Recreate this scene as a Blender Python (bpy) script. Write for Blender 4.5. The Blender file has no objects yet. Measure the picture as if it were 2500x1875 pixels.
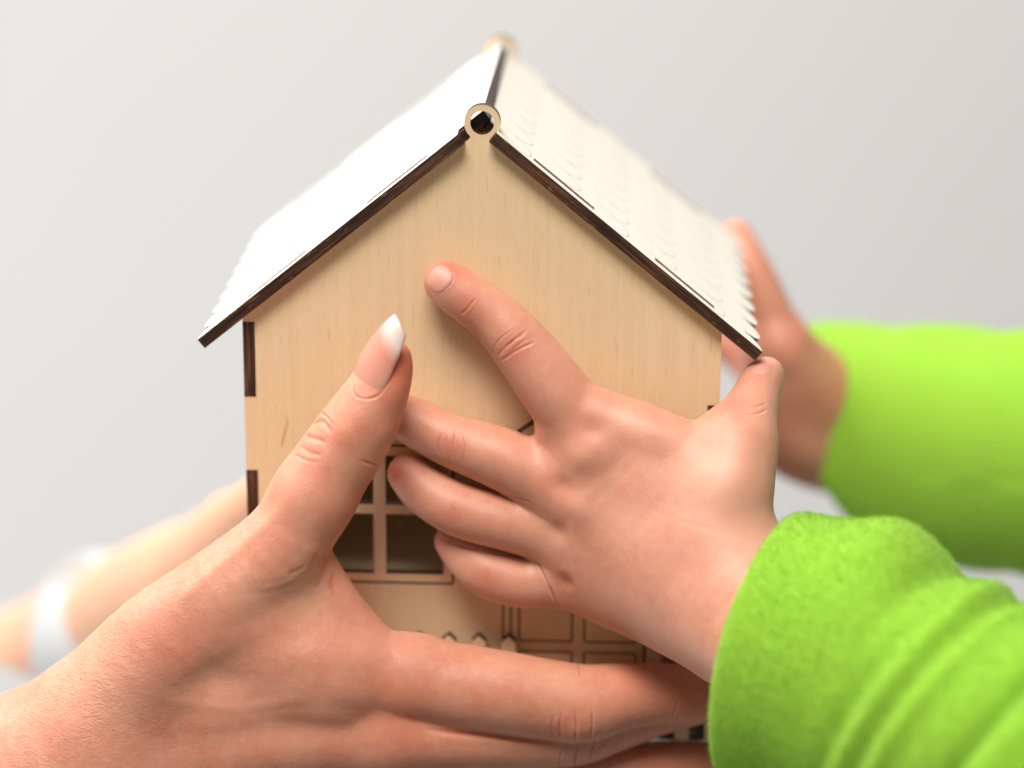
import bpy, bmesh, math, random
import numpy as np
from mathutils import Matrix, Vector
from mathutils.geometry import tessellate_polygon

# ------------------------------------------------------------------ camera
# The little house is the origin: X to its right, Y along its ridge (away), Z up.  Working unit: centimetre.
CM = 0.01
F = 6200.0                                                     # focal length for a 2500 px wide picture
AX = np.array([[0.99917297, -0.01865512, -0.03612975],         # house axes seen from the lens
               [0.04003018, 0.29529953, 0.95456575],
               [0.00713843, 0.95522258, -0.29580208]])
CAM = np.array([3.4314, -67.8666, 20.5979])
scene = bpy.context.scene
cam_data = bpy.data.cameras.new('camera')
cam = bpy.data.objects.new('camera', cam_data)
scene.collection.objects.link(cam)
rw, uw, fw = AX[:, 0], AX[:, 1], AX[:, 2]
cam.matrix_world = Matrix(((rw[0], uw[0], -fw[0], CAM[0] * CM), (rw[1], uw[1], -fw[1], CAM[1] * CM),
                           (rw[2], uw[2], -fw[2], CAM[2] * CM), (0, 0, 0, 1)))
cam_data.sensor_width = 36.0
cam_data.lens = F / 2500 * 36
cam_data.clip_start = 0.02
cam_data.clip_end = 50
cam_data.dof.use_dof = True
cam_data.dof.focus_distance = 0.695
cam_data.dof.aperture_fstop = 3.6
cam_data.dof.aperture_blades = 0
scene.camera = cam

# ------------------------------------------------------------------ light
world = bpy.data.worlds.new('World'); scene.world = world; world.use_nodes = True
bg = world.node_tree.nodes['Background']
bg.inputs[0].default_value = (1.0, 0.97, 0.94, 1); bg.inputs[1].default_value = 0.19
def area(name, loc, target, size, power, col=(1, 1, 1)):
    l = bpy.data.lights.new(name, 'AREA'); l.shape = 'RECTANGLE'; l.size, l.size_y = size; l.energy = power; l.color = col
    o = bpy.data.objects.new(name, l); scene.collection.objects.link(o)
    o.location = loc
    o.rotation_euler = (Vector(target) - Vector(loc)).to_track_quat('-Z', 'Y').to_euler()
    return o
area('window_light', (-1.25, 0.50, 1.70), (0, 0.0, 0), (1.3, 1.2), 64, (1.0, 0.985, 0.97))
area('room_light', (-0.20, -1.00, 1.80), (0, 0, 0), (1.1, 0.8), 56, (1.0, 0.965, 0.92))
area('wall_fill', (-1.9, 0.2, -1.7), (-0.1, 2.4, -1.0), (1.6, 1.2), 29, (0.95, 0.975, 1.0))  # unseen fill lamp, added to brighten the lower left of the wall
scene.view_settings.view_transform = 'Standard'
scene.view_settings.look = 'None'
scene.view_settings.exposure = 0.04
scene.view_settings.gamma = 1.0

# ------------------------------------------------------------------ helpers
COL = scene.collection
def P(px, py, y=0.0):
    """point (cm) at depth y behind (+) or before (-) the house front, found along a sight line of the survey picture"""
    d = AX @ np.array([(px - 1250) / F, (937.5 - py) / F, 1.0])
    return CAM + d * ((y - CAM[1]) / d[1])

def tag(o, label=None, category=None, group=None, kind=None):
    for k, v in (('label', label), ('category', category), ('group', group), ('kind', kind)):
        if v: o[k] = v
    return o
def empty(name, loc=(0, 0, 0)):
    o = bpy.data.objects.new(name, None); COL.objects.link(o); o.location = [c * CM for c in loc]; o.empty_display_size = 0.02
    return o
def obj(name, verts, faces, mats, parent=None, midx=None, smooth=False, matrix=None):
    me = bpy.data.meshes.new(name)
    me.from_pydata([tuple(float(c) * CM for c in v) for v in verts], [], [tuple(int(i) for i in f) for f in faces])
    for m in (mats if isinstance(mats, (list, tuple)) else [mats]): me.materials.append(m)
    if midx is not None: me.polygons.foreach_set('material_index', np.asarray(midx, dtype=np.int32))
    if smooth: me.polygons.foreach_set('use_smooth', np.ones(len(me.polygons), dtype=bool))
    me.update()
    o = bpy.data.objects.new(name, me); COL.objects.link(o)
    if parent is not None: o.parent = parent
    if matrix is not None: o.matrix_local = matrix
    return o
def npmesh(name, V, Q, mats, parent=None):
    """large smooth quad mesh from arrays (cm)"""
    me = bpy.data.meshes.new(name)
    me.vertices.add(len(V)); me.vertices.foreach_set('co', (V * CM).astype(np.float32).ravel())
    n = Q.shape[1]
    me.loops.add(Q.size); me.loops.foreach_set('vertex_index', Q.astype(np.int32).ravel())
    me.polygons.add(len(Q)); me.polygons.foreach_set('loop_start', np.arange(0, Q.size, n, dtype=np.int32))
    me.polygons.foreach_set('loop_total', np.full(len(Q), n, dtype=np.int32))
    me.polygons.foreach_set('use_smooth', np.ones(len(Q), dtype=bool))
    for m in (mats if isinstance(mats, (list, tuple)) else [mats]): me.materials.append(m)
    me.update(calc_edges=True); me.validate()
    o = bpy.data.objects.new(name, me); COL.objects.link(o)
    if parent is not None: o.parent = parent
    return o
def prism(loops, w0, w1):
    """plate with holes: loops in (u,v), thickness w0..w1 -> verts (u,v,w), faces, material index (0 face, 1 cut edge)"""
    pts = [p for l in loops for p in l]; n = len(pts)
    tris = tessellate_polygon([[Vector((p[0], p[1], 0)) for p in l] for l in loops])
    V = [(p[0], p[1], w0) for p in pts] + [(p[0], p[1], w1) for p in pts]
    Fc, mi = [], []
    for a, b, c in tris:
        ar = (pts[b][0]-pts[a][0])*(pts[c][1]-pts[a][1]) - (pts[b][1]-pts[a][1])*(pts[c][0]-pts[a][0])
        if ar < 0: b, c = c, b
        Fc += [(a, c, b), (a + n, b + n, c + n)]; mi += [0, 0]
    k = 0
    for li, l in enumerate(loops):
        m = len(l)
        area2 = sum(l[i][0]*l[(i+1) % m][1] - l[(i+1) % m][0]*l[i][1] for i in range(m))
        fl = (area2 > 0) == (li == 0)
        for i in range(m):
            a, b = k + i, k + (i + 1) % m
            Fc.append((a, b, b + n, a + n) if fl else (b, a, a + n, b + n)); mi.append(1)
        k += m
    return V, Fc, mi
def xz(V): return [(u, w, v) for u, v, w in V]                  # plate standing in the X-Z plane
def flip(Fc): return [tuple(reversed(f)) for f in Fc]
def box(x0, x1, y0, y1, z0, z1):
    V = [(x, y, z) for x in (x0, x1) for y in (y0, y1) for z in (z0, z1)]
    return V, [(0, 1, 3, 2), (4, 6, 7, 5), (0, 4, 5, 1), (2, 3, 7, 6), (0, 2, 6, 4), (1, 5, 7, 3)]
def rect(x0, x1, z0, z1): return [(x0, z0), (x1, z0), (x1, z1), (x0, z1)]

# ------------------------------------------------------------------ materials
class N:
    def __init__(s, name):
        s.m = bpy.data.materials.new(name); s.m.use_nodes = True; s.t = s.m.node_tree
        s.b = s.t.nodes['Principled BSDF']; s.co = None
    def new(s, ty, **kw):
        n = s.t.nodes.new(ty)
        for k, v in kw.items(): setattr(n, k, v)
        return n
    def link(s, a, b): s.t.links.new(a, b)
    def coords(s, scale):
        if s.co is None: s.co = s.new('ShaderNodeTexCoord')
        mp = s.new('ShaderNodeMapping'); mp.inputs['Scale'].default_value = scale
        s.link(s.co.outputs['Object'], mp.inputs['Vector']); return mp.outputs[0]
    def noise(s, scale, detail=3, rough=0.5, dist=0.0, sc=1.0):
        n = s.new('ShaderNodeTexNoise'); n.inputs['Scale'].default_value = sc; n.inputs['Detail'].default_value = detail
        n.inputs['Roughness'].default_value = rough; n.inputs['Distortion'].default_value = dist
        s.link(s.coords(scale), n.inputs['Vector']); return n.outputs['Fac']
    def ramp(s, fac, stops):
        r = s.new('ShaderNodeValToRGB'); e = r.color_ramp.elements
        while len(e) < len(stops): e.new(0.5)
        for el, (p, c) in zip(e, stops): el.position = p; el.color = tuple(c) + (1,) if len(c) == 3 else c
        s.link(fac, r.inputs[0]); return r.outputs[0]
    def mix(s, fac, a, b, mode='MIX'):
        m = s.new('ShaderNodeMix', data_type='RGBA', blend_type=mode)
        for i, v in ((0, fac), (6, a), (7, b)):
            if hasattr(v, 'is_output'): s.link(v, m.inputs[i])
            elif i == 0: m.inputs[0].default_value = v
            else: m.inputs[i].default_value = tuple(v) + (1,)
        return m.outputs[2]
    def math(s, op, a, b=None, clamp=False):
        m = s.new('ShaderNodeMath', operation=op, use_clamp=clamp)
        for i, v in ((0, a), (1, b)):
            if v is None: continue
            if hasattr(v, 'is_output'): s.link(v, m.inputs[i])
            else: m.inputs[i].default_value = v
        return m.outputs[0]
    def attr(s, name): return s.new('ShaderNodeAttribute', attribute_name=name).outputs['Fac']
    def bump(s, h, strength, dist, prev=None):
        b = s.new('ShaderNodeBump'); b.inputs['Strength'].default_value = strength; b.inputs['Distance'].default_value = dist
        s.link(h, b.inputs['Height'])
        if prev is not None: s.link(prev, b.inputs['Normal'])
        return b.outputs[0]
    def set(s, **kw):
        for k, v in kw.items():
            i = s.b.inputs[k.replace('_', ' ')]
            if hasattr(v, 'is_output'): s.link(v, i)
            else: i.default_value = tuple(v) + (1,) if isinstance(v, tuple) and len(v) == 3 and i.type == 'RGBA' else v
        return s.m

def wood(name, ax, c1, c2, pore=0.42):
    """pale birch plywood face; ax = grain direction (0,1,2)"""
    n = N(name)
    sc = [420.0] * 3; sc[ax] = 14.0
    tone = n.noise(tuple(sc), 4, 0.65, 0.2)
    col = n.ramp(tone, [(0.30, c1), (0.72, c2)])
    sc = [1700.0] * 3; sc[ax] = 130.0
    p = n.noise(tuple(sc), 2, 0.5)
    pm = n.ramp(p, [(0.60, (0, 0, 0)), (0.70, (1, 1, 1))])
    patch = n.ramp(n.noise((60, 60, 60), 2), [(0.35, (0.15,) * 3), (0.7, (1, 1, 1))])
    f = n.math('MULTIPLY', n.math('MULTIPLY', pm, patch), pore)
    col = n.mix(f, col, tuple(c * k for c, k in zip(c1, (0.50, 0.40, 0.30))))
    big = n.noise((22, 22, 14), 2)
    col = n.mix(n.math('MULTIPLY', big, 0.35), col, tuple(c * k for c, k in zip(c2, (0.97, 0.86, 0.70))))
    sc = [2600.0] * 3; sc[ax] = 120.0
    b = n.bump(n.noise(tuple(sc), 3), 0.25, 0.0002)
    return n.set(Base_Color=col, Roughness=0.55, Normal=b, Specular_IOR_Level=0.3)
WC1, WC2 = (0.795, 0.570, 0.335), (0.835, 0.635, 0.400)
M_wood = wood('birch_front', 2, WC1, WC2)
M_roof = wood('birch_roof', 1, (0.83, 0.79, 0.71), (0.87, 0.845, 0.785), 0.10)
M_bar = wood('birch_bar', 2, (0.70, 0.50, 0.33), (0.80, 0.60, 0.42), 0.15)

def burnt(name, thin):
    """laser-charred cut edge; thin = axis across the plies"""
    n = N(name)
    sc = [45.0] * 3; sc[thin] = 1500.0
    lay = n.noise(tuple(sc), 4, 0.65, 0.4)
    col = n.ramp(lay, [(0.32, (0.014, 0.006, 0.004)), (0.50, (0.045, 0.017, 0.008)), (0.62, (0.12, 0.045, 0.017)), (0.78, (0.22, 0.095, 0.038))])
    sc = [330.0] * 3; sc[thin] = 2600.0
    fl = n.ramp(n.noise(tuple(sc), 2, 0.5), [(0.665, (0, 0, 0)), (0.71, (1, 1, 1))])
    col = n.mix(n.math('MULTIPLY', fl, 0.55), col, (0.42, 0.26, 0.13))
    b = n.bump(lay, 0.5, 0.0004)
    return n.set(Base_Color=col, Roughness=n.ramp(lay, [(0.3, (0.32,) * 3), (0.7, (0.6,) * 3)]), Normal=b)
M_burn_y = burnt('charred_edge', 1)       # plates standing across Y
M_burn_x = burnt('charred_end', 0)        # side wall tabs
M_burn_z = burnt('charred_roof_edge', 2)  # roof plates in their own frame

def skin(name, base, deep, pale, red_tint, ssr=1.0, fine=1.0, mott=1.0, mid=1.0):
    n = N(name)
    big = n.noise((70, 70, 70), 4, 0.6)
    col = n.mix(n.ramp(big, [(0.28, (0, 0, 0)), (0.60, (1, 1, 1))]), deep, base)
    yel = n.noise((95, 80, 110), 3, 0.6, 0.5)
    col = n.mix(n.math('MULTIPLY', n.ramp(yel, [(0.50, (0, 0, 0)), (0.78, (1, 1, 1))]), 0.28), col, pale)
    med = n.noise((420, 420, 420), 3, 0.6)
    col = n.mix(n.math('MULTIPLY', n.ramp(med, [(0.4, (0, 0, 0)), (0.75, (1, 1, 1))]), 0.28 * mott), col, pale)
    red = n.noise((1900, 1900, 1900), 2, 0.5)
    col = n.mix(n.math('MULTIPLY', n.ramp(red, [(0.52, (0, 0, 0)), (0.75, (1, 1, 1))]), 0.22 * mott), col, red_tint)
    col = n.mix(n.math('MULTIPLY', n.attr('pale'), 1.0, True), col, pale)
    col = n.mix(n.math('MULTIPLY', n.attr('red_tint'), 1.0, True), col, red_tint)
    v = n.new('ShaderNodeTexVoronoi', feature='DISTANCE_TO_EDGE'); v.inputs['Scale'].default_value = 1.0
    mp = n.coords((1150, 1150, 1150)); n.link(mp, v.inputs['Vector'])
    vv = n.ramp(v.outputs['Distance'], [(0.0, (0, 0, 0)), (0.16, (1, 1, 1))])
    amt = n.attr('grain')
    b1 = n.bump(vv, 0.22 * fine, 0.00016)
    b2 = n.bump(n.noise((2300, 2300, 2300), 3, 0.6), 0.30 * fine, 0.00022, b1)
    b3 = n.bump(n.noise((260, 260, 260), 3, 0.55), 0.25 * mid, 0.0009, b2)
    v2 = n.new('ShaderNodeTexNoise'); v2.inputs['Scale'].default_value = 1.0; v2.inputs['Detail'].default_value = 3; v2.inputs['Distortion'].default_value = 1.2
    n.link(n.coords((700, 700, 1300)), v2.inputs['Vector'])
    b4 = n.bump(n.math('MULTIPLY', v2.outputs['Fac'], amt), 0.9, 0.0011, b3)
    return n.set(Base_Color=col, Roughness=0.46, Specular_IOR_Level=0.42, Normal=b4, Subsurface_Weight=1.0,
                 Subsurface_Radius=(1.0, 0.36, 0.20), Subsurface_Scale=0.0032 * ssr, Coat_Weight=0.0)
M_adult = skin('adult_skin', (0.69, 0.325, 0.215), (0.63, 0.250, 0.152), (0.75, 0.44, 0.295), (0.63, 0.160, 0.092), 0.85, 0.6, 1.0, 0.9)
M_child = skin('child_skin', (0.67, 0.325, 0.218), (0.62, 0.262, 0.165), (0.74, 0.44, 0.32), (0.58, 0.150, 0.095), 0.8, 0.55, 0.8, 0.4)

def nail_mat(name, c, tip=None, rough=0.26, coat=0.15):
    n = N(name)
    col = c
    if tip:
        w = n.ramp(n.attr('tip'), [(0.66, (0, 0, 0)), (0.84, (1, 1, 1))])
        col = n.mix(w, c, tip)
    return n.set(Base_Color=col, Roughness=rough, Subsurface_Weight=0.6, Subsurface_Radius=(1, 0.5, 0.35), Subsurface_Scale=0.0015,
                 Specular_IOR_Level=0.45, Coat_Weight=coat, Coat_Roughness=0.2)
M_nail_child = nail_mat('child_nail', (0.69, 0.31, 0.235), None, 0.45, 0.0)
M_nail_adult = nail_mat('polished_nail', (0.77, 0.335, 0.245), (0.87, 0.71, 0.635))

def fleece(name, c1, c2):
    n = N(name)
    f = n.noise((900, 900, 900), 4, 0.7)
    col = n.mix(n.ramp(f, [(0.3, (0, 0, 0)), (0.7, (1, 1, 1))]), c1, c2)
    b = n.bump(n.noise((1500, 1500, 1500), 4, 0.7), 0.5, 0.0006)
    b = n.bump(n.noise((170, 170, 170), 3, 0.6), 0.12, 0.0022, b)
    return n.set(Base_Color=col, Roughness=0.9, Normal=b, Sheen_Weight=0.35, Sheen_Roughness=0.45, Sheen_Tint=(0.75, 1.0, 0.45), Specular_IOR_Level=0.1,
                 Subsurface_Weight=0.25, Subsurface_Radius=(0.6, 1.0, 0.15), Subsurface_Scale=0.004)
M_green = fleece('lime_fleece', (0.225, 0.450, 0.030), (0.275, 0.500, 0.046))
n = N('white_strap'); M_white = n.set(Base_Color=(0.55, 0.56, 0.57), Roughness=0.45)
n = N('watch_face'); M_face = n.set(Base_Color=(0.50, 0.48, 0.45), Roughness=0.25, Metallic=0.3)
n = N('cotton'); M_cotton = n.set(Base_Color=(0.86, 0.86, 0.86), Roughness=0.85)
n = N('plaster')
M_wall = n.set(Base_Color=n.mix(n.noise((2, 2, 2), 3), (0.83, 0.815, 0.80), (0.86, 0.845, 0.83)), Roughness=0.85,
               Normal=n.bump(n.noise((90, 90, 90), 4), 0.15, 0.002))
n = N('engraving'); M_engr = n.set(Base_Color=n.ramp(n.noise((300, 300, 300), 3), [(0.3, (0.07, 0.035, 0.015)), (0.7, (0.16, 0.085, 0.04))]), Roughness=0.8)
n = N('knot'); M_knot = n.set(Base_Color=n.ramp(n.noise((500, 500, 80), 3), [(0.3, (0.60, 0.33, 0.13)), (0.7, (0.72, 0.45, 0.22))]), Roughness=0.6)
n = N('roof_engraving'); M_engr2 = n.set(Base_Color=(0.52, 0.46, 0.38), Roughness=0.8)

# ------------------------------------------------------------------ setting: the room wall behind
V, Fc, mi = prism([rect(-260, 300, -160, 190)], 240, 246)
tag(obj('wall', xz(V), flip(Fc), M_wall), kind='structure', label='plain pale grey wall far behind, out of focus')

# ------------------------------------------------------------------ the wooden house
T = 0.32                                   # plywood thickness
house = empty('wooden_house', (0, 0, -11.1))
tag(house, 'small laser cut plywood model house with scalloped roof held by hands', 'model house')
HO = np.array([0, 0, -11.1])
def hpart(name, V, Fc, mats, mi=None, parent=None):
    return obj(name, [tuple(np.array(v) - HO) for v in V], Fc, mats, parent or house, mi)
HW, DEP, ZB = 6.68, 11.6, -11.06
A = math.radians(39.2); ca, sa = math.cos(A), math.sin(A)
def under(x): return 7.25 - abs(x) * sa / ca - T / ca - 0.03     # underside of the roof
# front wall: finger joints at both sides, ring on the apex
def ring_pts(cx, cz, r, n=40): return [(cx + r * math.cos(2 * math.pi * i / n), cz + r * math.sin(2 * math.pi * i / n)) for i in range(n)]
def gable(y0, notchL, notchR, holes, name):
    out = [(-HW, ZB)]
    for z0, z1 in notchL: out += [(-HW, z0), (-HW + T + 0.02, z0), (-HW + T + 0.02, z1), (-HW, z1)]
    if abs(out[-1][1] - under(HW)) > 0.02: out.append((-HW, under(HW)))
    else: out[-1] = (-HW + T + 0.02, under(HW - T)); out.pop(-2)
    rc, ro = 6.97, 0.495
    # up the left slope to the ring neck, round the ring, down the right slope
    out.append((-0.36, under(0.36)))
    a0, a1 = math.radians(230), math.radians(-50)
    for i in range(33):
        a = a0 + (a1 - a0) * i / 32
        out.append((ro * math.cos(a), rc + ro * math.sin(a)))
    out.append((0.36, under(0.36)))
    out.append((HW, under(HW)))
    for z0, z1 in reversed(notchR): out += [(HW, z1), (HW - T - 0.02, z1), (HW - T - 0.02, z0), (HW, z0)]
    out.append((HW, ZB))
    V, Fc, mi = prism([out, ring_pts(0, rc, 0.325)] + holes, y0, y0 + T)
    return hpart(name, xz(V), flip(Fc), [M_wood, M_burn_y], mi)
tabsL = [(-9.6, -7.5), (-5.32, -3.13), (-0.95, 1.24)]
tabsR = [(-7.5, -5.3), (-3.1, -0.95)]
WX0, WX1, WZ0, WZ1 = -4.55, -1.06, -6.2, -2.62
front = gable(0.0, tabsL, tabsR, [rect(WX0, WX1, WZ0, WZ1)], 'front_wall')
back = gable(DEP - T, [], [], [rect(1.6, 4.4, -5.0, -1.6), rect(-4.4, -1.6, -2.6, 0.2)], 'back_wall')  # rear openings added, out of sight, to let light into the interior
# cross bars of the window
V, Fc, mi = prism([rect(-3.06, -2.71, WZ0, WZ1)], 0.004, T - 0.004); hpart('window_bar', xz(V), flip(Fc), [M_bar, M_burn_y], mi)
for x0, x1 in ((WX0, -3.062), (-2.708, WX1)):
    V, Fc, mi = prism([rect(x0, x1, -4.38, -4.10)], 0.004, T - 0.004); hpart('window_bar', xz(V), flip(Fc), [M_bar, M_burn_y], mi)
# side walls with tabs that show as charred ends in the front
for s, tabs in ((-1, tabsL), (1, tabsR)):
    out = [(T + 0.01, ZB)]
    out += [(DEP - T - 0.01, ZB), (DEP - T - 0.01, under(HW) - 0.02), (T + 0.01, under(HW) - 0.02)]
    for z0, z1 in reversed(tabs):
        z1 = min(z1, under(HW) - 0.03)
        out += [(T + 0.01, z1), (-0.012, z1 - 0.01), (-0.012, z0 + 0.01), (T + 0.01, z0 + 0.01)]
    V, Fc, mi = prism([out], HW - T, HW - 0.004)
    V = [(s * w, u, v) for u, v, w in V]
    hpart('side_wall', V, Fc if s > 0 else flip(Fc), [M_wood, M_burn_x], mi)
V, Fc = box(-HW + T, HW - T, T + 0.01, DEP - T - 0.01, ZB + 0.004, ZB + T); hpart('floor_plate', V, Fc, M_wood)
V, Fc = box(-HW + T + 0.01, HW - T - 0.01, T + 0.01, DEP - T - 0.01, -7.4, -7.4 + T); hpart('upper_floor_plate', V, Fc, M_wood)

# roof: two plates in their own frames (u up the slope, v along the ridge, w outwards)
RY0, RY1 = -0.36, DEP + 0.36
def roof_plate(side, ulen, notch):
    nsc = 9; w = (RY1 - RY0) / (nsc - 0.5)
    out = []
    v = RY0
    first = True
    cuts = [(RY0 - w / 2 + k * w) for k in range(nsc + 1)]
    for k in range(nsc):
        c = cuts[k] + w / 2; r = w / 2 * 0.97
        for i in range(13):
            a = math.pi * i / 12
            vv, uu = c - r * math.cos(a), 0.62 - 0.62 * math.sin(a)
            if vv < RY0 - 1e-6: continue
            if vv > RY1 + 1e-6: continue
            out.append((uu, vv))
    if out[0][1] > RY0 + 1e-3: out.insert(0, (0.0, RY0))
    out[0] = (0.0, RY0)
    out.append((0.62, RY1)) if out[-1][1] < RY1 - 1e-3 else None
    # back edge, top edge, front notch beside the ring
    out += [(ulen - notch, RY1), (ulen - notch, DEP - T - 0.02), (ulen, DEP - T - 0.02), (ulen, T + 0.03), (ulen - notch, T + 0.03), (ulen - notch, RY0)]
    return prism([out], -T, 0.0)
def mat_basis(o, u, v, w):
    return Matrix(((u[0], v[0], w[0], o[0] * CM), (u[1], v[1], w[1], o[1] * CM), (u[2], v[2], w[2], o[2] * CM), (0, 0, 0, 1)))
engr_u = []
for side, eave, ulen, notch in ((-1, (-7.90, 0.0, 0.80), 10.2, 0.86), (1, (7.80, 0.0, 0.74), 9.80, 0.26)):
    V, Fc, mi = roof_plate(side, ulen, notch)
    V = [(u, v, w) for u, v, w in V]
    mtx = mat_basis((eave[0], 0, eave[2] + 11.1), (-side * ca, 0, sa), (0, 1, 0), (side * sa, 0, ca))
    # frame (u,v,w) is left handed on the right side
    me_f = Fc
    if mtx.to_3x3().determinant() < 0:
        mtx = mat_basis((eave[0], 0, eave[2] + 11.1), (-side * ca, 0, sa), (0, -1, 0), (side * sa, 0, ca))
        V = [(u, -v, w) for u, v, w in V]; me_f = flip(Fc); sg = -1
    else: sg = 1
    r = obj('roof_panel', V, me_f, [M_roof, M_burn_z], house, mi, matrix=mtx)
    r['label'] = 'scalloped plywood roof panel with charred edges, ' + ('left slope' if side < 0 else 'right slope')
    # wall tabs coming up through the plate
    for u0, u1 in ((1.75, 3.9), (6.1, 8.25)):
        b = 0.02
        V, Fc = box(u0, u1, 0.03, T - 0.03, -T, 0.006)
        if sg < 0: V = [(a, -c, d) for a, c, d in V]; Fc = flip(Fc)
        obj('tab', V, Fc, M_burn_z, r)
        V2, Fc2 = box(u0, u1, DEP - T + 0.03, DEP - 0.03, -T, 0.006)
        if sg < 0: V2 = [(a, -c, d) for a, c, d in V2]; Fc2 = flip(Fc2)
        obj('tab', V2, Fc2, M_burn_z, r)
    # shallow engraved shingle outlines, thin lines lying on the face
    Ev, Ef = [], []
    wsh = (RY1 - RY0) / 8.5
    for row in range(5):
        ub = 1.35 + row * 1.75
        for k in range(9):
            c = RY0 + (k + (0.5 if row % 2 == 0 else 0.0)) * wsh
            pl = [(ub + 1.25, c - wsh / 2 * .96)] + [(ub + 0.62 - 0.62 * math.sin(math.pi * i / 10), c - wsh / 2 * .96 * math.cos(math.pi * i / 10)) for i in range(11)]
            pl = [p for p in pl if RY0 + 0.02 < p[1] < RY1 - 0.02]
            for i in range(len(pl) - 1):
                (ua, va), (ub2, vb) = pl[i], pl[i + 1]
                L = math.hypot(ub2 - ua, vb - va) or 1; nx, nv = -(vb - va) / L * 0.013, (ub2 - ua) / L * 0.013
                k0 = len(Ev)
                Ev += [(ua - nx, sg * (va - nv), 0.003), (ub2 - nx, sg * (vb - nv), 0.003), (ub2 + nx, sg * (vb + nv), 0.003), (ua + nx, sg * (va + nv), 0.003)]
                Ef.append((k0, k0 + 1, k0 + 2, k0 + 3) if sg > 0 else (k0 + 3, k0 + 2, k0 + 1, k0))
    tag(obj('engraved_shingle_lines', Ev, Ef, M_engr2, r), kind='stuff')

# engraved lines on the front: window outline and the door
def line(x0, z0, x1, z1, w=0.055, parent=None):
    if abs(x1 - x0) < 1e-6: V, Fc = box(x0 - w / 2, x0 + w / 2, -0.005, 0.01, z0, z1)
    else: V, Fc = box(x0, x1, -0.005, 0.01, z0 - w / 2, z0 + w / 2)
    return hpart('engraved_line', V, Fc, M_engr, None, parent)
g = 0.27
line(WX0 - g, WZ0 - g, WX1 + g, WZ0 - g, 0.07); line(WX1 + g, WZ0 - g + 0.036, WX1 + g, WZ1 + g, 0.07)
line(WX0 - g, WZ0 - g + 0.036, WX0 - g, WZ1 + g, 0.07); line(WX0 - g, WZ1 + g + 0.036, WX1 + g, WZ1 + g + 0.036, 0.07)
def fx(px, py=1520): return P(px, py)[0]
def fz(py, px=1350): return P(px, py)[2]
zt = -4.6
for px in (1228, 1247, 1574): line(fx(px), ZB + 0.4, fx(px), zt)
for pa, pb in ((1267, 1397), (1427, 1553)):
    xa, xb = fx(pa), fx(pb)
    for z0, z1 in ((fz(1565), zt - 0.3), (ZB + 0.7, fz(1591))):
        line(xa, z0, xb, z0); line(xa, z1, xb, z1); line(xa, z0 + 0.028, xa, z1 - 0.028); line(xb, z0 + 0.028, xb, z1 - 0.028)
# a small pediment over the door (only one end of it shows between the fingers)
pa, pb = P(1280, 1044), P(1330, 1010)
dv = (pb - pa) / np.linalg.norm(pb - pa); nv = np.array([-dv[2], 0, dv[0]]) * 0.06
q0, q1 = pa - dv * 0.5, pb + dv * 0.9
Vp = [q0 - nv, q1 - nv, q1 + nv, q0 + nv]
V, Fc, mi = prism([[(v[0], v[2]) for v in Vp]], -0.012, 0.01); hpart('pediment_line', xz(V), flip(Fc), M_engr)
# a short brown streak in the veneer
ks = [P(*q) for q in ((703, 1018), (706, 1030), (698, 1062), (688, 1095), (686, 1080), (694, 1046))]
V, Fc, mi = prism([[(v[0], v[2]) for v in ks]], -0.002, 0.01); hpart('knot_streak', xz(V), flip(Fc), M_knot)
# picket fence along the foot of the front wall
V, Fc, mi = prism([rect(-HW, HW, ZB, ZB + 0.42)], -0.30, -0.006)
rail = hpart('fence_rail', xz(V), flip(Fc), [M_burn_y, M_burn_y], mi)
wpk = 0.205
for px in [1170 - 73 * k for k in range(8)] + [1243, 1597, 1670, 1743]:
    x = P(px, 1560)[0]; zt2 = P(1170, 1551, -0.3)[2]
    V, Fc, mi = prism([[(x - wpk, ZB + 0.01), (x + wpk, ZB + 0.01), (x + wpk, zt2 - 0.2), (x, zt2), (x - wpk, zt2 - 0.2)]], -0.335, -0.008)
    hpart('picket', xz(V), flip(Fc), [M_wood, M_burn_y], mi)

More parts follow.
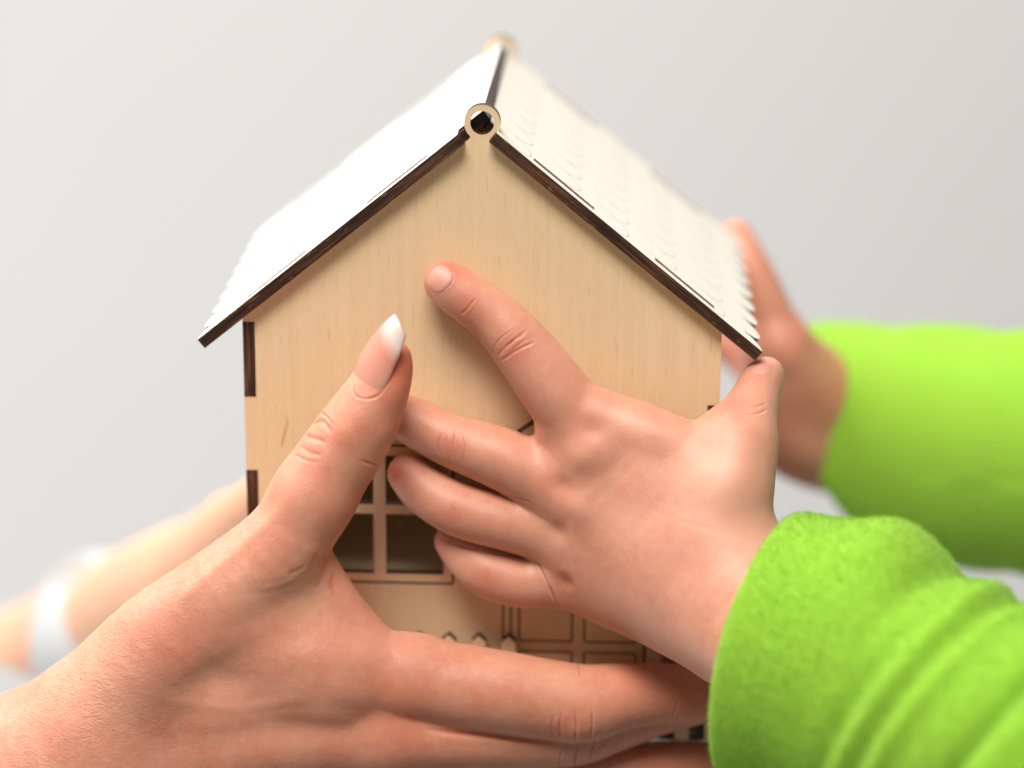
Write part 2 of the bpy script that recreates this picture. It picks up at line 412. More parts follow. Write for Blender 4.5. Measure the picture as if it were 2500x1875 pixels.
# ------------------------------------------------------------------ implicit surfaces for the hands
def smin(a, b, k):
    h = np.clip(0.5 + 0.5 * (b - a) / k, 0, 1)
    return b + (a - b) * h - k * h * (1 - h)
def catmull(Pt, sub):
    Pt = np.asarray(Pt, float); n = len(Pt); out = []
    E = np.vstack([2 * Pt[0] - Pt[1], Pt, 2 * Pt[-1] - Pt[-2]])
    for i in range(n - 1):
        p0, p1, p2, p3 = E[i:i + 4]
        for s in range(sub):
            t = s / sub
            out.append(0.5 * ((2 * p1) + (-p0 + p2) * t + (2 * p0 - 5 * p1 + 4 * p2 - p3) * t * t + (-p0 + 3 * p1 - 3 * p2 + p3) * t ** 3))
    out.append(Pt[-1]); return np.array(out)
class Field:
    def __init__(s, lo, hi, h):
        s.lo = np.array(lo, float); s.h = h
        s.n = np.ceil((np.array(hi, float) - s.lo) / h).astype(int) + 1
        s.ax = [(s.lo[i] + h * np.arange(s.n[i])).astype(np.float32) for i in range(3)]
        s.D = np.full(s.n, 5.0, np.float32)
    def sub(s, lo, hi):
        a = np.clip(np.floor((np.array(lo) - s.lo) / s.h).astype(int), 0, s.n - 1)
        b = np.clip(np.ceil((np.array(hi) - s.lo) / s.h).astype(int) + 1, a + 1, s.n)
        sl = tuple(slice(a[i], b[i]) for i in range(3))
        g = [s.ax[i][sl[i]] for i in range(3)]
        return sl, g[0][:, None, None], g[1][None, :, None], g[2][None, None, :]
    def chain(s, pts, rad, into=None, k=None, sub=4, flat=None, margin=0.55):
        """organic tube: pts (cm), radii; flat=(direction, factor) squeezes the section along that direction"""
        PR = catmull(np.hstack([np.asarray(pts, float), np.asarray(rad, float)[:, None]]), sub)
        C, R = PR[:, :3], PR[:, 3]
        m = margin + (k or 0)
        lo, hi = (C - R[:, None]).min(0) - m, (C + R[:, None]).max(0) + m
        sl, X, Y, Z = s.sub(lo, hi)
        d = None
        if flat is not None:
            nn, fk = np.asarray(flat[0], float) / np.linalg.norm(flat[0]), flat[1] - 1
            dt = (X * nn[0] + Y * nn[1] + Z * nn[2]).astype(np.float32) * fk
            X, Y, Z = X + dt * nn[0], Y + dt * nn[1], Z + dt * nn[2]
            C = C + ((C @ nn) * fk)[:, None] * nn
        for i in range(len(C) - 1):
            a, b = C[i], C[i + 1]; ba = b - a; l2 = max(ba @ ba, 1e-9)
            x, y, z = X - a[0], Y - a[1], Z - a[2]
            t = np.clip((x * ba[0] + y * ba[1] + z * ba[2]) / l2, 0, 1).astype(np.float32)
            x, y, z = x - t * ba[0], y - t * ba[1], z - t * ba[2]
            e = np.sqrt(x * x + y * y + z * z) - (R[i] + (R[i + 1] - R[i]) * t)
            d = e if d is None else np.minimum(d, e)
        tgt = s.D if into is None else into
        tgt[sl] = np.minimum(tgt[sl], d) if not k else smin(tgt[sl], d.astype(np.float32), k)
    def layer(s): return np.full(s.n, 5.0, np.float32)
    def spot(s, c, r, amp):
        """amp>0 raises, amp<0 dents"""
        c = np.asarray(c); sl, X, Y, Z = s.sub(c - 3 * r, c + 3 * r)
        s.D[sl] -= amp * np.exp(-((X - c[0]) ** 2 + (Y - c[1]) ** 2 + (Z - c[2]) ** 2) / (r * r))
    def groove(s, pts, w, depth, rim=0.0):
        pts = np.asarray(pts, float); lo, hi = pts.min(0) - 4 * w, pts.max(0) + 4 * w
        sl, X, Y, Z = s.sub(lo, hi); best = None
        L = np.r_[0, np.cumsum(np.linalg.norm(np.diff(pts, axis=0), axis=1))]; Lt = L[-1]
        for i in range(len(pts) - 1):
            a, b = pts[i], pts[i + 1]; ba = b - a; l2 = max(ba @ ba, 1e-9)
            x, y, z = X - a[0], Y - a[1], Z - a[2]
            t = np.clip((x * ba[0] + y * ba[1] + z * ba[2]) / l2, 0, 1)
            q = (x - t * ba[0]) ** 2 + (y - t * ba[1]) ** 2 + (z - t * ba[2]) ** 2
            along = (L[i] + t * math.sqrt(l2)) / Lt
            fade = np.clip(np.minimum(along, 1 - along) * 5 + 0.15, 0, 1)
            v = fade * (depth * np.exp(-q / (w * w)) - rim * np.exp(-(np.sqrt(q) - 2.2 * w) ** 2 / (w * w * 1.2)))
            if best is None: best, bq = v, q
            else: best = np.where(q < bq, v, best); bq = np.minimum(bq, q)
        s.D[sl] += best.astype(np.float32)
    def clip_house(s):
        sl, X, Y, Z = s.sub(s.lo, s.lo + s.h * s.n)
        qx, qy, qz = np.abs(X) - 6.66, np.abs(Y - 5.8) - 5.78, np.abs(Z + 4.8) - 6.24
        b = np.sqrt(np.maximum(qx, 0) ** 2 + np.maximum(qy, 0) ** 2 + np.maximum(qz, 0) ** 2) + np.minimum(np.maximum(np.maximum(qx, qy), qz), 0)
        s.D = np.maximum(s.D, (-b + 0.01).astype(np.float32))
    def sample(s, p):
        g = (np.asarray(p, float) - s.lo) / s.h
        g = np.clip(g, 0, s.n - 1.001); i = np.floor(g).astype(int); f = g - i
        if i.ndim == 1: i, f = i[None], f[None]; one = True
        else: one = False
        r = 0
        for dx in (0, 1):
            for dy in (0, 1):
                for dz in (0, 1):
                    w = (f[:, 0] if dx else 1 - f[:, 0]) * (f[:, 1] if dy else 1 - f[:, 1]) * (f[:, 2] if dz else 1 - f[:, 2])
                    r = r + w * s.D[i[:, 0] + dx, i[:, 1] + dy, i[:, 2] + dz]
        return r[0] if one else r
    def grad(s, p):
        e = s.h; p = np.asarray(p, float)
        g = np.array([s.sample(p + e * np.eye(3)[i]) - s.sample(p - e * np.eye(3)[i]) for i in range(3)])
        return g / (np.linalg.norm(g) + 1e-9)
    def hit(s, px, py):
        ys = np.arange(s.lo[1], s.lo[1] + s.h * s.n[1], 0.03)
        d = AX @ np.array([(px - 1250) / F, (937.5 - py) / F, 1.0])
        pts = CAM + d * ((ys - CAM[1]) / d[1])[:, None]
        ins = np.all((pts > s.lo) & (pts < s.lo + s.h * (s.n - 1)), axis=1)
        v = np.where(ins, s.sample(pts), 9)
        k = np.argmax(v < 0)
        if v[k] >= 0:
            k = int(np.argmin(v)); return pts[k]
        return pts[k]
    def hits(s, pl, n=3):
        """survey points carried onto the surface, refined between"""
        out = []
        pl = catmull(np.array(pl, float), n) if len(pl) > 2 else np.array([np.array(pl[0]) + (np.array(pl[1], float) - pl[0]) * t for t in np.linspace(0, 1, 6)])
        return np.array([s.hit(*q) for q in pl])
    def mesh(s):
        """naive surface nets"""
        D = s.D; S = D < 0
        nx, ny, nz = [k - 1 for k in s.n]
        cnt = np.zeros((nx, ny, nz), np.int8)
        for dx in (0, 1):
            for dy in (0, 1):
                for dz in (0, 1): cnt += S[dx:dx + nx, dy:dy + ny, dz:dz + nz]
        act = (cnt > 0) & (cnt < 8)
        ci = np.argwhere(act); idx = np.full((nx, ny, nz), -1, np.int32); idx[act] = np.arange(len(ci))
        cor = np.array([(a, b, c) for a in (0, 1) for b in (0, 1) for c in (0, 1)])
        val = np.stack([D[ci[:, 0] + c[0], ci[:, 1] + c[1], ci[:, 2] + c[2]] for c in cor], 1)
        acc = np.zeros((len(ci), 3)); num = np.zeros(len(ci))
        for i in range(8):
            for j in range(i + 1, 8):
                if np.abs(cor[i] - cor[j]).sum() != 1: continue
                a, b = val[:, i], val[:, j]; m = (a < 0) != (b < 0)
                t = np.where(m, a / np.where(m, a - b, 1), 0)
                acc += np.where(m[:, None], cor[i] + (cor[j] - cor[i]) * t[:, None], 0); num += m
        V = s.lo + s.h * (ci + acc / num[:, None])
        Q = []
        for ax in range(3):
            o1, o2 = [a for a in range(3) if a != ax]
            sl0 = [slice(1, -1)] * 3; sl0[ax] = slice(0, -1); sl1 = list(sl0); sl1[ax] = slice(1, None)
            a, b = S[tuple(sl0)], S[tuple(sl1)]
            e = np.argwhere(a != b); off = np.ones(3, int); off[ax] = 0; e = e + off
            e1 = np.zeros(3, int); e1[o1] = 1; e2 = np.zeros(3, int); e2[o2] = 1
            q = np.stack([idx[tuple(x.T)] for x in (e - e1 - e2, e - e2, e, e - e1)], 1)
            sg = S[tuple(e.T)]
            rev = sg if ax != 1 else ~sg
            q[~rev] = q[~rev][:, ::-1]
            Q.append(q)
        Q = np.vstack(Q); Q = Q[(Q >= 0).all(1)]
        # light smoothing removes grid stepping
        for it in range(10):
            A_ = np.zeros_like(V); c_ = np.zeros(len(V))
            for k in range(4):
                i, j = Q[:, k], Q[:, (k + 1) % 4]
                for d3 in range(3):
                    A_[:, d3] += np.bincount(i, V[j, d3], len(V)) + np.bincount(j, V[i, d3], len(V))
                c_ += np.bincount(i, minlength=len(V)) + np.bincount(j, minlength=len(V))
            L_ = A_ / c_[:, None] - V
            V = V + (0.5 if it % 2 == 0 else -0.47) * L_
        return V, Q
def refine(V, Q):
    """split every quad in four and relax"""
    E = np.sort(np.stack([Q, np.roll(Q, -1, 1)], -1).reshape(-1, 2), 1); n = len(V)
    key = E[:, 0].astype(np.int64) * n + E[:, 1]; u, inv = np.unique(key, return_inverse=True)
    inv = inv.reshape(-1)
    M_ = 0.5 * (V[u // n] + V[u % n]); C_ = V[Q].mean(1)
    e = inv.reshape(-1, 4) + n; c = np.arange(len(Q)) + n + len(u)
    V2 = np.vstack([V, M_, C_])
    Q2 = np.concatenate([np.stack([Q[:, k], e[:, k], c, e[:, k - 1]], 1) for k in range(4)])
    A_ = np.zeros_like(V2); c_ = np.zeros(len(V2))
    for k in range(4):
        i, j = Q2[:, k], Q2[:, (k + 1) % 4]
        for d3 in range(3): A_[:, d3] += np.bincount(i, V2[j, d3], len(V2)) + np.bincount(j, V2[i, d3], len(V2))
        c_ += np.bincount(i, minlength=len(V2)) + np.bincount(j, minlength=len(V2))
    return V2 + 0.5 * (A_ / c_[:, None] - V2), Q2
def normals(V, Q):
    fn = np.cross(V[Q[:, 2]] - V[Q[:, 0]], V[Q[:, 3]] - V[Q[:, 1]]); N_ = np.zeros_like(V)
    for k in range(4):
        for d3 in range(3): N_[:, d3] += np.bincount(Q[:, k], fn[:, d3], len(V))
    return N_ / (np.linalg.norm(N_, axis=1)[:, None] + 1e-12)
def creases(V, Nn, lines):
    """skin folds: (points on the surface, width, depth); returns moved verts and a fold mask"""
    H = np.zeros(len(V)); mask = np.zeros(len(V))
    for pts, w, depth in lines:
        pts = np.asarray(pts); lo, hi = pts.min(0) - 5 * w - 0.1, pts.max(0) + 5 * w + 0.1
        ix = np.where(((V > lo) & (V < hi)).all(1))[0]
        if len(ix) == 0: continue
        p = V[ix]; best = np.full(len(ix), 1e9); al = np.zeros(len(ix))
        L = np.r_[0, np.cumsum(np.linalg.norm(np.diff(pts, axis=0), axis=1))]
        for i in range(len(pts) - 1):
            ba = pts[i + 1] - pts[i]; l2 = max(ba @ ba, 1e-9)
            t = np.clip((p - pts[i]) @ ba / l2, 0, 1)
            q = ((p - pts[i] - t[:, None] * ba) ** 2).sum(1)
            m = q < best; best[m] = q[m]; al[m] = (L[i] + t[m] * math.sqrt(l2)) / L[-1]
        fade = np.clip(np.minimum(al, 1 - al) * 5 + 0.12, 0, 1); d = np.sqrt(best)
        H[ix] += fade * (-depth * np.exp(-best / (w * w)) + 0.16 * depth * np.exp(-((d - 2.6 * w) / (1.5 * w)) ** 2))
        mask[ix] = np.maximum(mask[ix], fade * np.exp(-best / (w * w)) * min(1, depth / 0.035))
    return V + Nn * H[:, None], mask
def attr(o, name, vals):
    a = o.data.attributes.new(name, 'FLOAT', 'POINT'); a.data.foreach_set('value', np.asarray(vals, np.float32))
def blobs(V, lst):
    r = np.zeros(len(V))
    for c, rad, amp in lst: r = np.maximum(r, amp * np.exp(-((V - c) ** 2).sum(1) / rad ** 2))
    return r
def nail(fld, c, tdir, L, W, mat, parent, lift=0.014, power=2.6, n=9):
    """nail plate lying on the finger: c on the surface, tdir towards the fingertip"""
    nrm = fld.grad(c); t = tdir - nrm * (tdir @ nrm); t /= np.linalg.norm(t); b = np.cross(nrm, t)
    top, bot = [], []
    for i in range(-n, n + 1):
        for j in range(-n, n + 1):
            u, v = i / n, j / n
            r = (abs(u) ** power + abs(v) ** power) ** (1 / power); m = max(abs(u), abs(v))
            sc = m / r if r > 1e-6 else 1
            u, v = u * sc, v * sc; rr = min(1, m)
            p = c + t * (u * L / 2) + b * (v * W / 2)
            for _ in range(6): p = p - nrm * np.clip(fld.sample(p) / max(0.35, fld.grad(p) @ nrm), -0.3, 0.3) * 0.8
            h = lift * (1 - rr ** 4) + 0.004 - (0.03 if rr > 0.97 else 0)
            top.append(p + nrm * h); bot.append(p - nrm * 0.07)
    m = 2 * n + 1; V = np.array(top + bot); Fc = []
    for i in range(m - 1):
        for j in range(m - 1):
            a = i * m + j; Fc.append((a, a + m, a + m + 1, a + 1)); k = m * m; Fc.append((a + k, a + k + 1, a + k + m + 1, a + k + m))
    k = m * m
    ring = [i * m for i in range(m)] + [(m - 1) * m + j for j in range(1, m)] + [i * m + m - 1 for i in range(m - 2, -1, -1)] + [j for j in range(m - 2, 0, -1)]
    for i in range(len(ring)):
        a, b2 = ring[i], ring[(i + 1) % len(ring)]; Fc.append((a, a + k, b2 + k, b2))
    return obj('fingernail', V, Fc, mat, parent, smooth=True)
def px2(l): return [P(*q[:3]) for q in l]

# ------------------------------------------------------------------ the child's near hand (left hand, back towards us)
child = empty('person', tuple(P(2300, 1700, -6)))
tag(child, 'small child in lime green fleece sleeves pressing both hands against the model house', 'person')
CO = P(2300, 1700, -6)
K = 88.5                                    # picture pixels per cm here
f = Field((-3.9, -7.2, -11.0), (9.6, 1.9, 3.4), 0.05)
def ch(l, into, k=None, **kw): f.chain(px2(l), [q[3] / K for q in l], into, k, **kw)
back_n = np.array([0.25, -0.92, 0.2])
palm = f.layer()
fl = dict(flat=((0.15, -0.97, 0.12), 1.22))
ch([(1452, 1080, -1.25, 84), (1560, 1200, -1.75, 104), (1680, 1330, -2.5, 125), (1800, 1420, -3.3, 140)], palm, 0.9, **fl)
ch([(1372, 1195, -1.2, 78), (1500, 1280, -1.8, 96), (1650, 1380, -2.6, 118), (1800, 1450, -3.4, 140)], palm, 0.9, **fl)
ch([(1362, 1308, -1.1, 70), (1480, 1365, -1.75, 88), (1640, 1420, -2.6, 108), (1790, 1490, -3.5, 132)], palm, 0.9, **fl)
ch([(1378, 1418, -1.0, 62), (1480, 1448, -1.6, 80), (1620, 1482, -2.5, 100), (1770, 1540, -3.5, 118)], palm, 0.9, **fl)
ch([(1805, 1455, -3.4, 175), (1880, 1530, -4.1, 190), (1990, 1630, -5.0, 205)], palm, 0.6, flat=((0.4, -0.85, 0.2), 1.25))
ch([(1745, 1300, -2.7, 128), (1778, 1180, -2.3, 112), (1800, 1090, -1.75, 92)], palm, 0.7, sub=12)
ch([(1470, 1020, -1.3, 70), (1560, 1052, -1.55, 72), (1640, 1086, -1.75, 72), (1705, 1098, -1.8, 70), (1770, 1070, -1.7, 68)], palm, 0.5)
ch([(1600, 1180, -1.9, 80), (1700, 1180, -2.1, 80)], palm, 0.6)
ch([(1352, 1060, -1.1, 46), (1400, 1130, -1.2, 60)], palm, 0.4)
ch([(1300, 1232, -1.1, 40), (1370, 1250, -1.2, 55)], palm, 0.3)
ch([(1440, 1170, -1.35, 84), (1540, 1290, -1.75, 100), (1660, 1380, -2.5, 118)], palm, 0.9, **fl)
ch([(1430, 1330, -1.25, 78), (1540, 1400, -1.8, 92), (1660, 1440, -2.6, 108)], palm, 0.9, **fl)
fing = f.layer()
ch([(1452, 1080, -1.25, 84), (1352, 950, -1.05, 82), (1262, 833, -0.88, 72), (1205, 775, -0.75, 64), (1150, 733, -0.68, 61), (1105, 702, -0.62, 58), (1086, 688, -0.60, 52)], fing)
ch([(1372, 1195, -1.2, 78), (1230, 1122, -1.0, 77), (1105, 1077, -0.95, 66), (1010, 1030, -0.72, 60), (920, 985, -0.62, 52)], fing)
f2 = f.layer()
ch([(1362, 1308, -1.1, 70), (1235, 1275, -1.15, 70), (1122, 1245, -1.22, 67), (1040, 1198, -0.98, 62), (998, 1158, -0.76, 53)], f2)
f3 = f.layer()
ch([(1378, 1418, -1.0, 64), (1270, 1418, -1.1, 67), (1190, 1392, -1.08, 66), (1135, 1352, -0.85, 56), (1105, 1322, -0.65, 46)], f3)
th = f.layer()
ch([(1800, 1090, -1.75, 92), (1823, 1025, -1.1, 74), (1842, 975, -0.5, 60), (1858, 935, -0.05, 54), (1870, 916, 0.25, 46)], th)
F_ = smin(fing, f2, 0.04); F_ = smin(F_, f3, 0.04); F_ = smin(F_, th, 0.1)
f.D = smin(palm, F_, 0.38)
del palm, fing, f2, f3, th, F_
# dimples over the knuckles, plump pads, creases
for px, py, r, a in ((1372, 1183, 0.30, -0.10), (1366, 1300, 0.26, -0.09), (1380, 1420, 0.22, -0.12), (1440, 1050, 0.35, -0.07)):
    f.spot(f.hit(px, py), r, a)
for px, py, r, a in ((1432, 1112, 0.65, 0.20), (1530, 1110, 0.8, 0.14), (1415, 1245, 0.55, 0.08), (1330, 960, 0.8, 0.05), (1230, 1120, 0.7, 0.05), (1230, 1275, 0.6, 0.06), (1255, 1425, 0.6, 0.06), (1600, 1250, 1.6, 0.10), (1760, 1180, 1.0, 0.12), (1410, 1120, 0.35, 0.05), (1405, 1240, 0.35, 0.05)):
    f.spot(f.hit(px, py), r, a)
cre = [  # (polyline, width, depth)
    ([(1215, 868), (1245, 838), (1285, 812)], 0.055, 0.055), ([(1225, 880), (1262, 855), (1305, 835)], 0.05, 0.05), ([(1236, 850), (1262, 822), (1292, 802)], 0.045, 0.035),
    ([(1205, 850), (1222, 826), (1255, 803)], 0.05, 0.03), ([(1245, 862), (1270, 838), (1290, 828)], 0.04, 0.04),
    ([(1126, 766), (1140, 755), (1160, 728)], 0.045, 0.055), ([(1140, 775), (1158, 752)], 0.04, 0.02),
    ([(1078, 1055), (1070, 1090), (1082, 1125)], 0.045, 0.035), ([(1094, 1050), (1088, 1090), (1100, 1140)], 0.045, 0.05), ([(1112, 1052), (1106, 1090), (1116, 1140)], 0.04, 0.045), ([(1130, 1056), (1134, 1090), (1128, 1135)], 0.04, 0.035),
    ([(1112, 1222), (1106, 1250), (1114, 1290)], 0.04, 0.035), ([(1124, 1240), (1122, 1270), (1128, 1300)], 0.035, 0.03), ([(1096, 1225), (1092, 1255)], 0.035, 0.02),
    ([(1196, 1395), (1190, 1412), (1194, 1440)], 0.04, 0.03), ([(1206, 1398), (1202, 1425)], 0.035, 0.025),
    ([(1185, 1352), (1250, 1356), (1303, 1366), (1323, 1395), (1340, 1430), (1354, 1462), (1364, 1486)], 0.055, 0.09),
    ([(1040, 1290), (1100, 1325), (1185, 1352)], 0.05, 0.06),
    ([(1248, 1211), (1285, 1222), (1300, 1232)], 0.05, 0.05),
    ([(1806, 1008), (1840, 1012), (1872, 1000)], 0.05, 0.04), ([(1812, 990), (1840, 994), (1870, 985)], 0.045, 0.03),
    ([(1060, 700), (1087, 702), (1104, 686), (1105, 655)], 0.035, 0.03),
]
f.clip_house()
lines = [(f.hits(pl), w * 0.58, d * 0.60) for pl, w, d in cre]
V, Q = refine(*f.mesh()); V, fold = creases(V, normals(V, Q), lines)
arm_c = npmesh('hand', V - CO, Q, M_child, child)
arm_c['label'] = "child's spread hand lying flat on the house front"
fb = [(f.hit(1258, 845), 0.45, 0.55), (f.hit(1140, 745), 0.5, 0.5), (f.hit(1090, 660), 0.55, 0.75), (f.hit(1102, 1088), 0.4, 0.45), (f.hit(1115, 1250), 0.35, 0.4), (f.hit(1200, 1415), 0.4, 0.35),
      (f.hit(1372, 1190), 0.3, 0.35), (f.hit(1380, 1420), 0.24, 0.6), (f.hit(1440, 1050), 0.5, 0.3), (f.hit(1780, 990), 0.5, 0.5), (f.hit(958, 1150), 0.34, 1.0), (f.hit(1000, 1160), 0.5, 0.3), (f.hit(1111, 1240), 0.06, 0.9)]  # ring fingertip gets the strongest dark red tint
attr(arm_c, 'red_tint', np.maximum(blobs(V, fb), 0.75 * fold)); attr(arm_c, 'pale', blobs(V, [(f.hit(1780, 1200), 1.7, 0.55), (f.hit(1560, 1300), 1.2, 0.2)])); attr(arm_c, 'grain', np.full(len(V), 0.02))  # red knuckles, plus crease shade painted dark red along the folds
dirv = lambda a, b, ya=0, yb=0: (P(*b, yb) - P(*a, ya)) / np.linalg.norm(P(*b, yb) - P(*a, ya))
CE = arm_c
def shift(o, O):
    o.data.transform(Matrix.Translation(Vector([-c * CM for c in O]))); return o
shift(nail(f, f.hit(1071, 679), dirv((1150, 745), (1060, 668)), 0.74, 0.80, M_nail_child, CE), CO)
shift(nail(f, f.hit(1858, 896), dirv((1842, 975), (1866, 880), -0.5, 0.4), 0.62, 0.60, M_nail_child, CE), CO)
#shift(nail(f, f.hit(962, 1152), dirv((1040, 1194), (960, 1130), -0.9, -0.4), 0.55, 0.50, M_nail_child, CE), CO)
fchild = f

# ------------------------------------------------------------------ the adult's near hand (right hand, thumb up)
adult = empty('person', tuple(P(-150, 2050, -4)))
tag(adult, 'bare-armed adult with long pale manicured nails cupping the house from the left', 'person')
AO = P(-150, 2050, -4)
K = 90.0
f = Field((-15.6, -6.2, -15.2), (8.2, 1.6, 2.6), 0.06)
palm = f.layer()
fl = dict(flat=((0.1, -0.99, 0.1), 1.12))
ch([(1005, 1655, -2.55, 106), (820, 1650, -3.0, 118), (600, 1680, -3.2, 128), (380, 1740, -3.2, 140), (240, 1800, -3.2, 150)], palm, 0.5, **fl)
ch([(930, 1790, -2.8, 108), (720, 1790, -3.2, 125), (480, 1820, -3.3, 140), (260, 1870, -3.2, 150)], palm, 0.5, **fl)
ch([(880, 1920, -2.6, 104), (660, 1910, -3.0, 125), (420, 1920, -3.2, 140), (240, 1940, -3.2, 150)], palm, 0.5, **fl)
ch([(240, 1845, -3.3, 240), (60, 1930, -3.6, 250), (-140, 2030, -4.0, 262), (-380, 2150, -4.4, 280)], palm, 0.7, flat=((0.1, -0.98, 0.1), 1.12))
ch([(765, 1212, -2.75, 99), (690, 1330, -2.95, 110), (560, 1450, -3.1, 128), (400, 1585, -3.2, 150), (250, 1750, -3.3, 170)], palm, 0.6)
ch([(690, 1400, -2.6, 85), (760, 1500, -2.6, 85), (850, 1590, -2.6, 85)], palm, 0.8)      # web between thumb and index
ch([(792, 1395, -2.6, 42), (815, 1455, -2.6, 56), (862, 1535, -2.5, 62)], palm, 0.5)
ch([(600, 1520, -3.1, 110), (700, 1590, -3.1, 110), (800, 1640, -3.0, 105)], palm, 0.8)
fing = f.layer()
ch([(765, 1212, -2.75, 99), (800, 1155, -2.6, 101), (834, 1104, -2.5, 99), (866, 1055, -2.42, 95), (897, 1005, -2.35, 87), (926, 948, -2.28, 74), (946, 905, -2.2, 62), (958, 878, -2.15, 48)], fing)
ix = f.layer()
ch([(1005, 1655, -2.55, 106), (1120, 1676, -2.5, 108), (1250, 1695, -2.4, 104), (1350, 1710, -2.25, 101), (1425, 1718, -2.1, 99), (1510, 1702, -1.75, 86), (1610, 1692, -1.4, 78), (1700, 1697, -1.25, 70), (1790, 1695, -1.1, 64), (1860, 1690, -0.95, 50)], ix)
md = f.layer()
ch([(930, 1790, -2.8, 108), (1120, 1788, -2.3, 100), (1280, 1790, -1.9, 92), (1405, 1786, -1.55, 88), (1500, 1765, -1.3, 74), (1600, 1735, -1.05, 66), (1700, 1715, -0.95, 58)], md)
rg = f.layer()
ch([(880, 1920, -2.6, 104), (1120, 1930, -1.9, 96), (1330, 1920, -1.2, 92), (1500, 1893, -0.7, 86), (1650, 1880, -0.3, 80), (1780, 1880, 0.0, 74)], rg)
F_ = smin(ix, md, 0.02); F_ = smin(F_, rg, 0.05)
F_ = np.minimum(F_, fing)
f.D = smin(palm, F_, 0.42)
del palm, fing, ix, md, rg, F_
for px, py, r, a in ((470, 1530, 0.9, -0.13), (1000, 1590, 0.9, 0.05), (960, 1720, 0.8, 0.06), (800, 1560, 0.9, 0.08), (1235, 1640, 0.9, 0.05), (1410, 1790, 0.35, 0.05), (1540, 1650, 0.6, 0.04), (845, 1060, 0.4, 0.05), (900, 1010, 0.4, 0.04), (960, 960, 0.45, 0.07), (330, 1500, 0.8, 0.08), (930, 1060, 0.35, 0.04)):
    f.spot(f.hit(px, py), r, a)
# tendons and veins
for pl, w, d in (([(420, 1480), (560, 1360), (690, 1240)], 0.22, -0.05), ([(520, 1640), (760, 1600), (960, 1600)], 0.4, -0.04), ([(430, 1780), (700, 1740), (900, 1760)], 0.3, -0.045),
                 ([(380, 1700), (560, 1730), (760, 1700)], 0.16, -0.025), ([(560, 1560), (640, 1490), (730, 1440), (780, 1430)], 0.40, 0.045)):
    f.groove(f.hits(pl), w, d)
cre = [
    ([(760, 1035), (790, 1028), (812, 1060)], 0.075, 0.065), ([(745, 1062), (775, 1072), (800, 1082)], 0.07, 0.06), ([(782, 1005), (800, 1020), (815, 1040)], 0.06, 0.045), ([(735, 1090), (760, 1105), (785, 1110)], 0.07, 0.045), ([(722, 1110), (750, 1125), (780, 1128)], 0.06, 0.03),
    ([(875, 1122), (905, 1132), (925, 1138)], 0.06, 0.045),
    ([(1352, 1745), (1346, 1775), (1352, 1800)], 0.055, 0.03), ([(1374, 1730), (1366, 1770), (1370, 1806)], 0.06, 0.045), ([(1402, 1730), (1406, 1765), (1405, 1812)], 0.055, 0.075), ([(1442, 1730), (1446, 1765), (1442, 1803)], 0.055, 0.06), ([(1425, 1745), (1424, 1775), (1426, 1800)], 0.04, 0.025),
    ([(1655, 1702), (1652, 1725), (1640, 1752)], 0.05, 0.065), ([(1682, 1700), (1684, 1725)], 0.05, 0.03), ([(1406, 1612), (1414, 1630), (1416, 1655)], 0.06, 0.04),
    ([(1372, 1825), (1368, 1850), (1366, 1873)], 0.05, 0.05), ([(1412, 1818), (1406, 1845), (1404, 1870)], 0.055, 0.08), ([(1455, 1806), (1446, 1830), (1440, 1860)], 0.055, 0.07), ([(1480, 1812), (1450, 1838)], 0.05, 0.05), ([(1520, 1800), (1500, 1822)], 0.045, 0.03),
    ([(1700, 1870), (1716, 1856), (1745, 1843)], 0.06, 0.07),
    ([(778, 1340), (764, 1375), (748, 1405)], 0.10, 0.03), ([(796, 1370), (786, 1405), (770, 1440)], 0.09, 0.04), ([(735, 1412), (690, 1436), (640, 1446), (575, 1446)], 0.12, 0.022), ([(812, 1395), (810, 1430), (818, 1462)], 0.09, 0.04), ([(728, 1392), (680, 1418), (620, 1424)], 0.10, 0.016), ([(748, 1378), (722, 1394), (700, 1400)], 0.08, 0.03),
    ([(1040, 1780), (1103, 1787), (1185, 1795), (1266, 1806), (1347, 1814)], 0.08, 0.13),
    ([(862, 930), (866, 962), (890, 974), (925, 965), (950, 930)], 0.05, 0.05),
]
f.clip_house()
lines = [(f.hits(pl), w * (0.56 if w < 0.068 else 0.9), d * (0.68 if w < 0.068 else 0.5)) for pl, w, d in cre]
V, Q = refine(*f.mesh()); V, fold = creases(V, normals(V, Q), lines)
arm_a = npmesh('hand', V - AO, Q, M_adult, adult)
arm_a['label'] = "adult's near hand, thumb raised, fingers wrapped along the front"
fb = [(f.hit(975, 900), 0.9, 0.85), (f.hit(985, 980), 0.7, 0.5), (f.hit(800, 1050), 0.5, 0.25), (f.hit(1400, 1780), 0.6, 0.35), (f.hit(1560, 1650), 0.9, 0.45), (f.hit(1680, 1720), 0.6, 0.4), (f.hit(980, 1740), 1.2, 0.4), (f.hit(960, 1640), 1.2, 0.22), (f.hit(430, 1560), 0.9, 0.35), (f.hit(1600, 1860), 1.0, 0.4)]
attr(arm_a, 'red_tint', np.maximum(blobs(V, fb), 0.7 * fold))  # reddened skin; fold lines also carry their shade as painted dark red
attr(arm_a, 'pale', blobs(V, [(f.hit(740, 1440), 0.7, 0.75), (f.hit(620, 1445), 0.7, 0.5), (f.hit(780, 1050), 0.5, 0.35), (f.hit(1420, 1850), 0.7, 0.4), (f.hit(200, 1600), 1.6, 0.35)]))
attr(arm_a, 'grain', 0.07 + 0.62 * blobs(V, [(f.hit(180, 1620), 2.6, 0.75), (f.hit(420, 1430), 1.2, 0.5), (f.hit(30, 1800), 2.2, 0.5), (f.hit(560, 1310), 0.8, 0.4)]))
